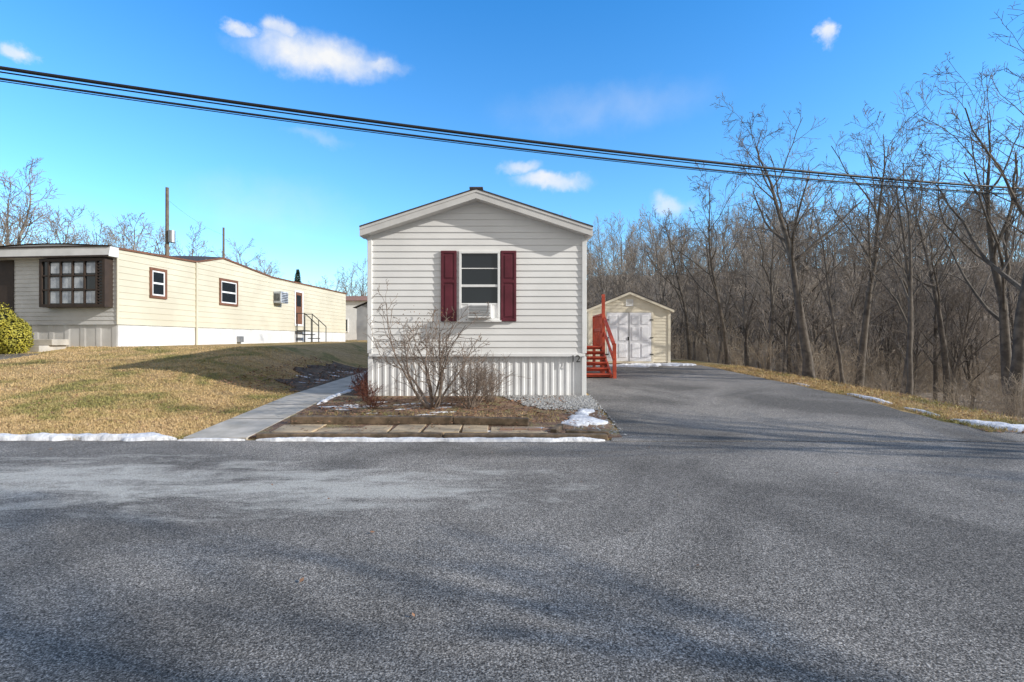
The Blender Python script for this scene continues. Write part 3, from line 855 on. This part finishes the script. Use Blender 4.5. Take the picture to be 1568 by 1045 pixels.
me=bush_mesh('shrub_mesh',71,2.1,1.35,13,M['shrub'],.028,3,(6,3),.0045,.13,.03)
place('bare_shrub',me,-1.42,9.25,1,0.4)
me=bush_mesh('shrub_small_mesh',72,1.1,.75,36,M['shrub'],.008,2,(5,3),.003)
place('bare_shrub',me,-.72,9.2,.95,1)
place('bare_shrub',me,-.4,9.8,.7,3)
me=bush_mesh('red_shrub_mesh',73,.55,.9,24,M['berry'],.006,2,(5,4),.0032)
place('red_twig_shrub',me,-2.75,9.9,.85,0); place('red_twig_shrub',me,-3.1,11.2,1.1,2); place('red_twig_shrub',me,-2.45,9.2,.5,4)
mb=MB(); rr=random.Random(15)
for i in range(110):
    a=rr.uniform(0,6.28); r=rr.uniform(.1,1.0); c=Vector((-1.42+r*math.cos(a),9.3+r*math.sin(a)*.8,Z(-1.4,9.3)+rr.uniform(.9,1.8)))
    u=Vector((rr.gauss(0,1),rr.gauss(0,1),rr.gauss(0,1))).normalized()*.016; w_=Vector((rr.gauss(0,1),rr.gauss(0,1),rr.gauss(0,1))).normalized()*.012
    mb.quad(c-u,c+w_,c+u,c-w_)
mb.obj('dry_shrub_leaves',M['leaf'])

mb=MB(); rr=random.Random(21)
def leafat(x,y,off,s_):
    z=Z(x,y)+off; a=rr.uniform(0,6.28)
    u=Vector((math.cos(a),math.sin(a),rr.uniform(-.3,.5)))*s_; w_=Vector((-math.sin(a),math.cos(a),rr.uniform(-.3,.5)))*s_*.6
    c=Vector((x,y,z)); mb.quad(c-u,c-w_,c+u,c+w_)
for i in range(2200): leafat(rr.uniform(-3.55,1.0),rr.uniform(8.05,10.3),.04,rr.uniform(.015,.04))
for i in range(250): leafat(rr.uniform(-3.5,1.2),rr.uniform(7.25,8.0),.08,rr.uniform(.012,.03))
for i in range(2600):
    y=7.3+rr.random()**1.3*6; leafat(rr.uniform(-12,-4.6),y,.02,rr.uniform(.012,.03))
for i in range(1100): leafat(rr.uniform(-6.3,-4.5),rr.uniform(11,16.5),.06,rr.uniform(.02,.045))
for i in range(40): leafat(rr.uniform(-6,7),rr.uniform(2.3,8),.02,rr.uniform(.01,.02))
for i in range(1200):
    leafat(6.8+rr.random()*1.8,rr.uniform(7.4,18),.03,rr.uniform(.015,.04))
mb.obj('fallen_leaves',M['leaf'])
mb=MB()
def blade(x,y,h):
    z=Z(x,y); a=rr.uniform(0,6.28); w_=.004+y*.0003
    lx,ly=rr.gauss(0,.6)*h,rr.gauss(0,.6)*h
    mb.quad((x-w_*math.cos(a),y-w_*math.sin(a),z-.005),(x+w_*math.cos(a),y+w_*math.sin(a),z-.005),(x+lx,y+ly,z+h))
for i in range(75000):
    y=7.1+rr.random()**1.7*9; x=rr.uniform(-1.05*y,-4.52)
    if y>11.6 and x>-5.6: continue
    blade(x,y,rr.uniform(.015,.045))
for i in range(12000):
    y=7.5+rr.random()**1.3*11; x=6.85+rr.random()**1.5*1.4 ; blade(x,y,rr.uniform(.02,.08))
for i in range(3500):
    blade(rr.uniform(-3.5,.8),rr.uniform(8.05,8.9),rr.uniform(.02,.07))
mb.obj('lawn_grass',M['grass'])

# ------------------------------------------------------------ world
el=math.radians(23); sx_,sy_=8.6,-2.6
rot=math.atan2(sx_,sy_)
w=bpy.data.worlds.new('World'); scene.world=w; w.use_nodes=True; nt=w.node_tree
bg=nt.nodes['Background']; bg.inputs['Strength'].default_value=.15
sky=nt.nodes.new('ShaderNodeTexSky'); sky.sky_type='NISHITA'; sky.sun_disc=False; sky.sun_elevation=el; sky.sun_rotation=rot
sky.air_density=1.0; sky.dust_density=.3; sky.ozone_density=2.0
tc=nt.nodes.new('ShaderNodeTexCoord'); s=nt.nodes.new('ShaderNodeSeparateXYZ'); nt.links.new(tc.outputs['Generated'],s.inputs[0])
az=math_(nt,'ARCTAN2',s.outputs[0],s.outputs[1]); elv=math_(nt,'ARCSINE',s.outputs[2])
nz=nt.nodes.new('ShaderNodeTexNoise'); nz.inputs['Scale'].default_value=14; nz.inputs['Detail'].default_value=6; nz.inputs['Roughness'].default_value=.62
nt.links.new(tc.outputs['Generated'],nz.inputs['Vector'])
sc_=nt.nodes.new('ShaderNodeSeparateColor'); nt.links.new(nz.outputs['Color'],sc_.inputs[0])
az2=math_(nt,'ADD',az,math_(nt,'MULTIPLY',math_(nt,'SUBTRACT',sc_.outputs[0],.5),.10))
el2=math_(nt,'ADD',elv,math_(nt,'MULTIPLY',math_(nt,'SUBTRACT',sc_.outputs[1],.5),.06))
clouds=[(490,90,118,27,1),(430,66,44,18,.9),(432,44,36,15,.95),(370,40,26,12,.85),(28,76,36,13,.9),(560,100,60,12,.8),(792,258,38,12,.7),(845,278,64,13,.9),(1025,312,36,17,.65),(1268,54,18,13,.9),(930,165,170,35,.2),(410,320,160,50,.2),(490,208,50,10,.25)]
tot=None
for px,py,wx,wy,st in clouds:
    u=(px-784)/800; v=(522-py)/800; a0=math.atan2(u,1); e0=math.asin(v/math.sqrt(1+u*u+v*v))
    ww=wx/800*math.cos(a0)**2*1.1; hh=wy/800*math.cos(a0)*1.15
    dx=math_(nt,'DIVIDE',math_(nt,'SUBTRACT',az2,a0),ww); dy=math_(nt,'DIVIDE',math_(nt,'SUBTRACT',el2,e0),hh)
    d=math_(nt,'SQRT',math_(nt,'ADD',math_(nt,'MULTIPLY',dx,dx),math_(nt,'MULTIPLY',dy,dy)))
    mr=nt.nodes.new('ShaderNodeMapRange'); mr.interpolation_type='SMOOTHSTEP'
    mr.inputs['From Min'].default_value=1.15; mr.inputs['From Max'].default_value=.25 if st>.3 else 0; mr.inputs['To Max'].default_value=st
    nt.links.new(d,mr.inputs['Value'])
    tot=mr.outputs[0] if tot is None else math_(nt,'MAXIMUM',tot,mr.outputs[0])
nz2=nt.nodes.new('ShaderNodeTexNoise'); nz2.inputs['Scale'].default_value=22; nz2.inputs['Detail'].default_value=5; nt.links.new(tc.outputs['Generated'],nz2.inputs['Vector'])
mod=nt.nodes.new('ShaderNodeMapRange'); mod.inputs['From Min'].default_value=.3; mod.inputs['From Max'].default_value=.6; mod.inputs['To Min'].default_value=.55; nt.links.new(nz2.outputs['Fac'],mod.inputs['Value'])
cm=math_(nt,'MULTIPLY',tot,mod.outputs[0],True)
tr=ramp(nt,math_(nt,'DIVIDE',elv,1.2,True),[(0,(.72,.84,.88)),(.18,(.42,.73,.92)),(.5,(.18,.62,.96)),(1,(.25,.55,.8))])
tint=mixc(nt,1.0,sky.outputs[0],tr,'MULTIPLY')
sc3=nt.nodes.new('ShaderNodeVectorMath'); sc3.operation='SCALE'; sc3.inputs['Scale'].default_value=2.2; nt.links.new(tint,sc3.inputs[0])
fin=mixc(nt,cm,sc3.outputs[0],(6.2,6.3,6.45))
# unseen bright cloud layer added behind the photographer as neutral fill light
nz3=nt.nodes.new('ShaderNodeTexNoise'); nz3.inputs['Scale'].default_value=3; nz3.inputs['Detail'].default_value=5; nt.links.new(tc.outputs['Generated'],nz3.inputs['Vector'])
back_fill=math_(nt,'ADD',math_(nt,'MULTIPLY',s.outputs[1],-2.2),math_(nt,'MULTIPLY',math_(nt,'SUBTRACT',nz3.outputs['Fac'],.45),1.6),True)
fin=mixc(nt,math_(nt,'MULTIPLY',back_fill,.9),fin,(4.9,4.6,4.2))
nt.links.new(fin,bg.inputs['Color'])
sl=bpy.data.lights.new('sun','SUN'); sl.energy=5.0; sl.angle=math.radians(.5); sl.color=(1,.96,.89)
so=bpy.data.objects.new('sun',sl); scene.collection.objects.link(so)
hz=math.hypot(sx_,sy_)
d=Vector((-sx_/hz*math.cos(el),-sy_/hz*math.cos(el),-math.sin(el)))
so.rotation_euler=d.to_track_quat('-Z','Y').to_euler(); so.location=(20,-6,20)
cd=bpy.data.cameras.new('camera'); cd.sensor_width=36; cd.lens=36*800/1568; cd.clip_end=3000; cd.clip_start=.05
co=bpy.data.objects.new('camera',cd); co.location=(0,0,1.35); co.rotation_euler=(math.pi/2,0,0); scene.collection.objects.link(co); scene.camera=co
print('polys', sum(len(m.polygons) for m in bpy.data.meshes))
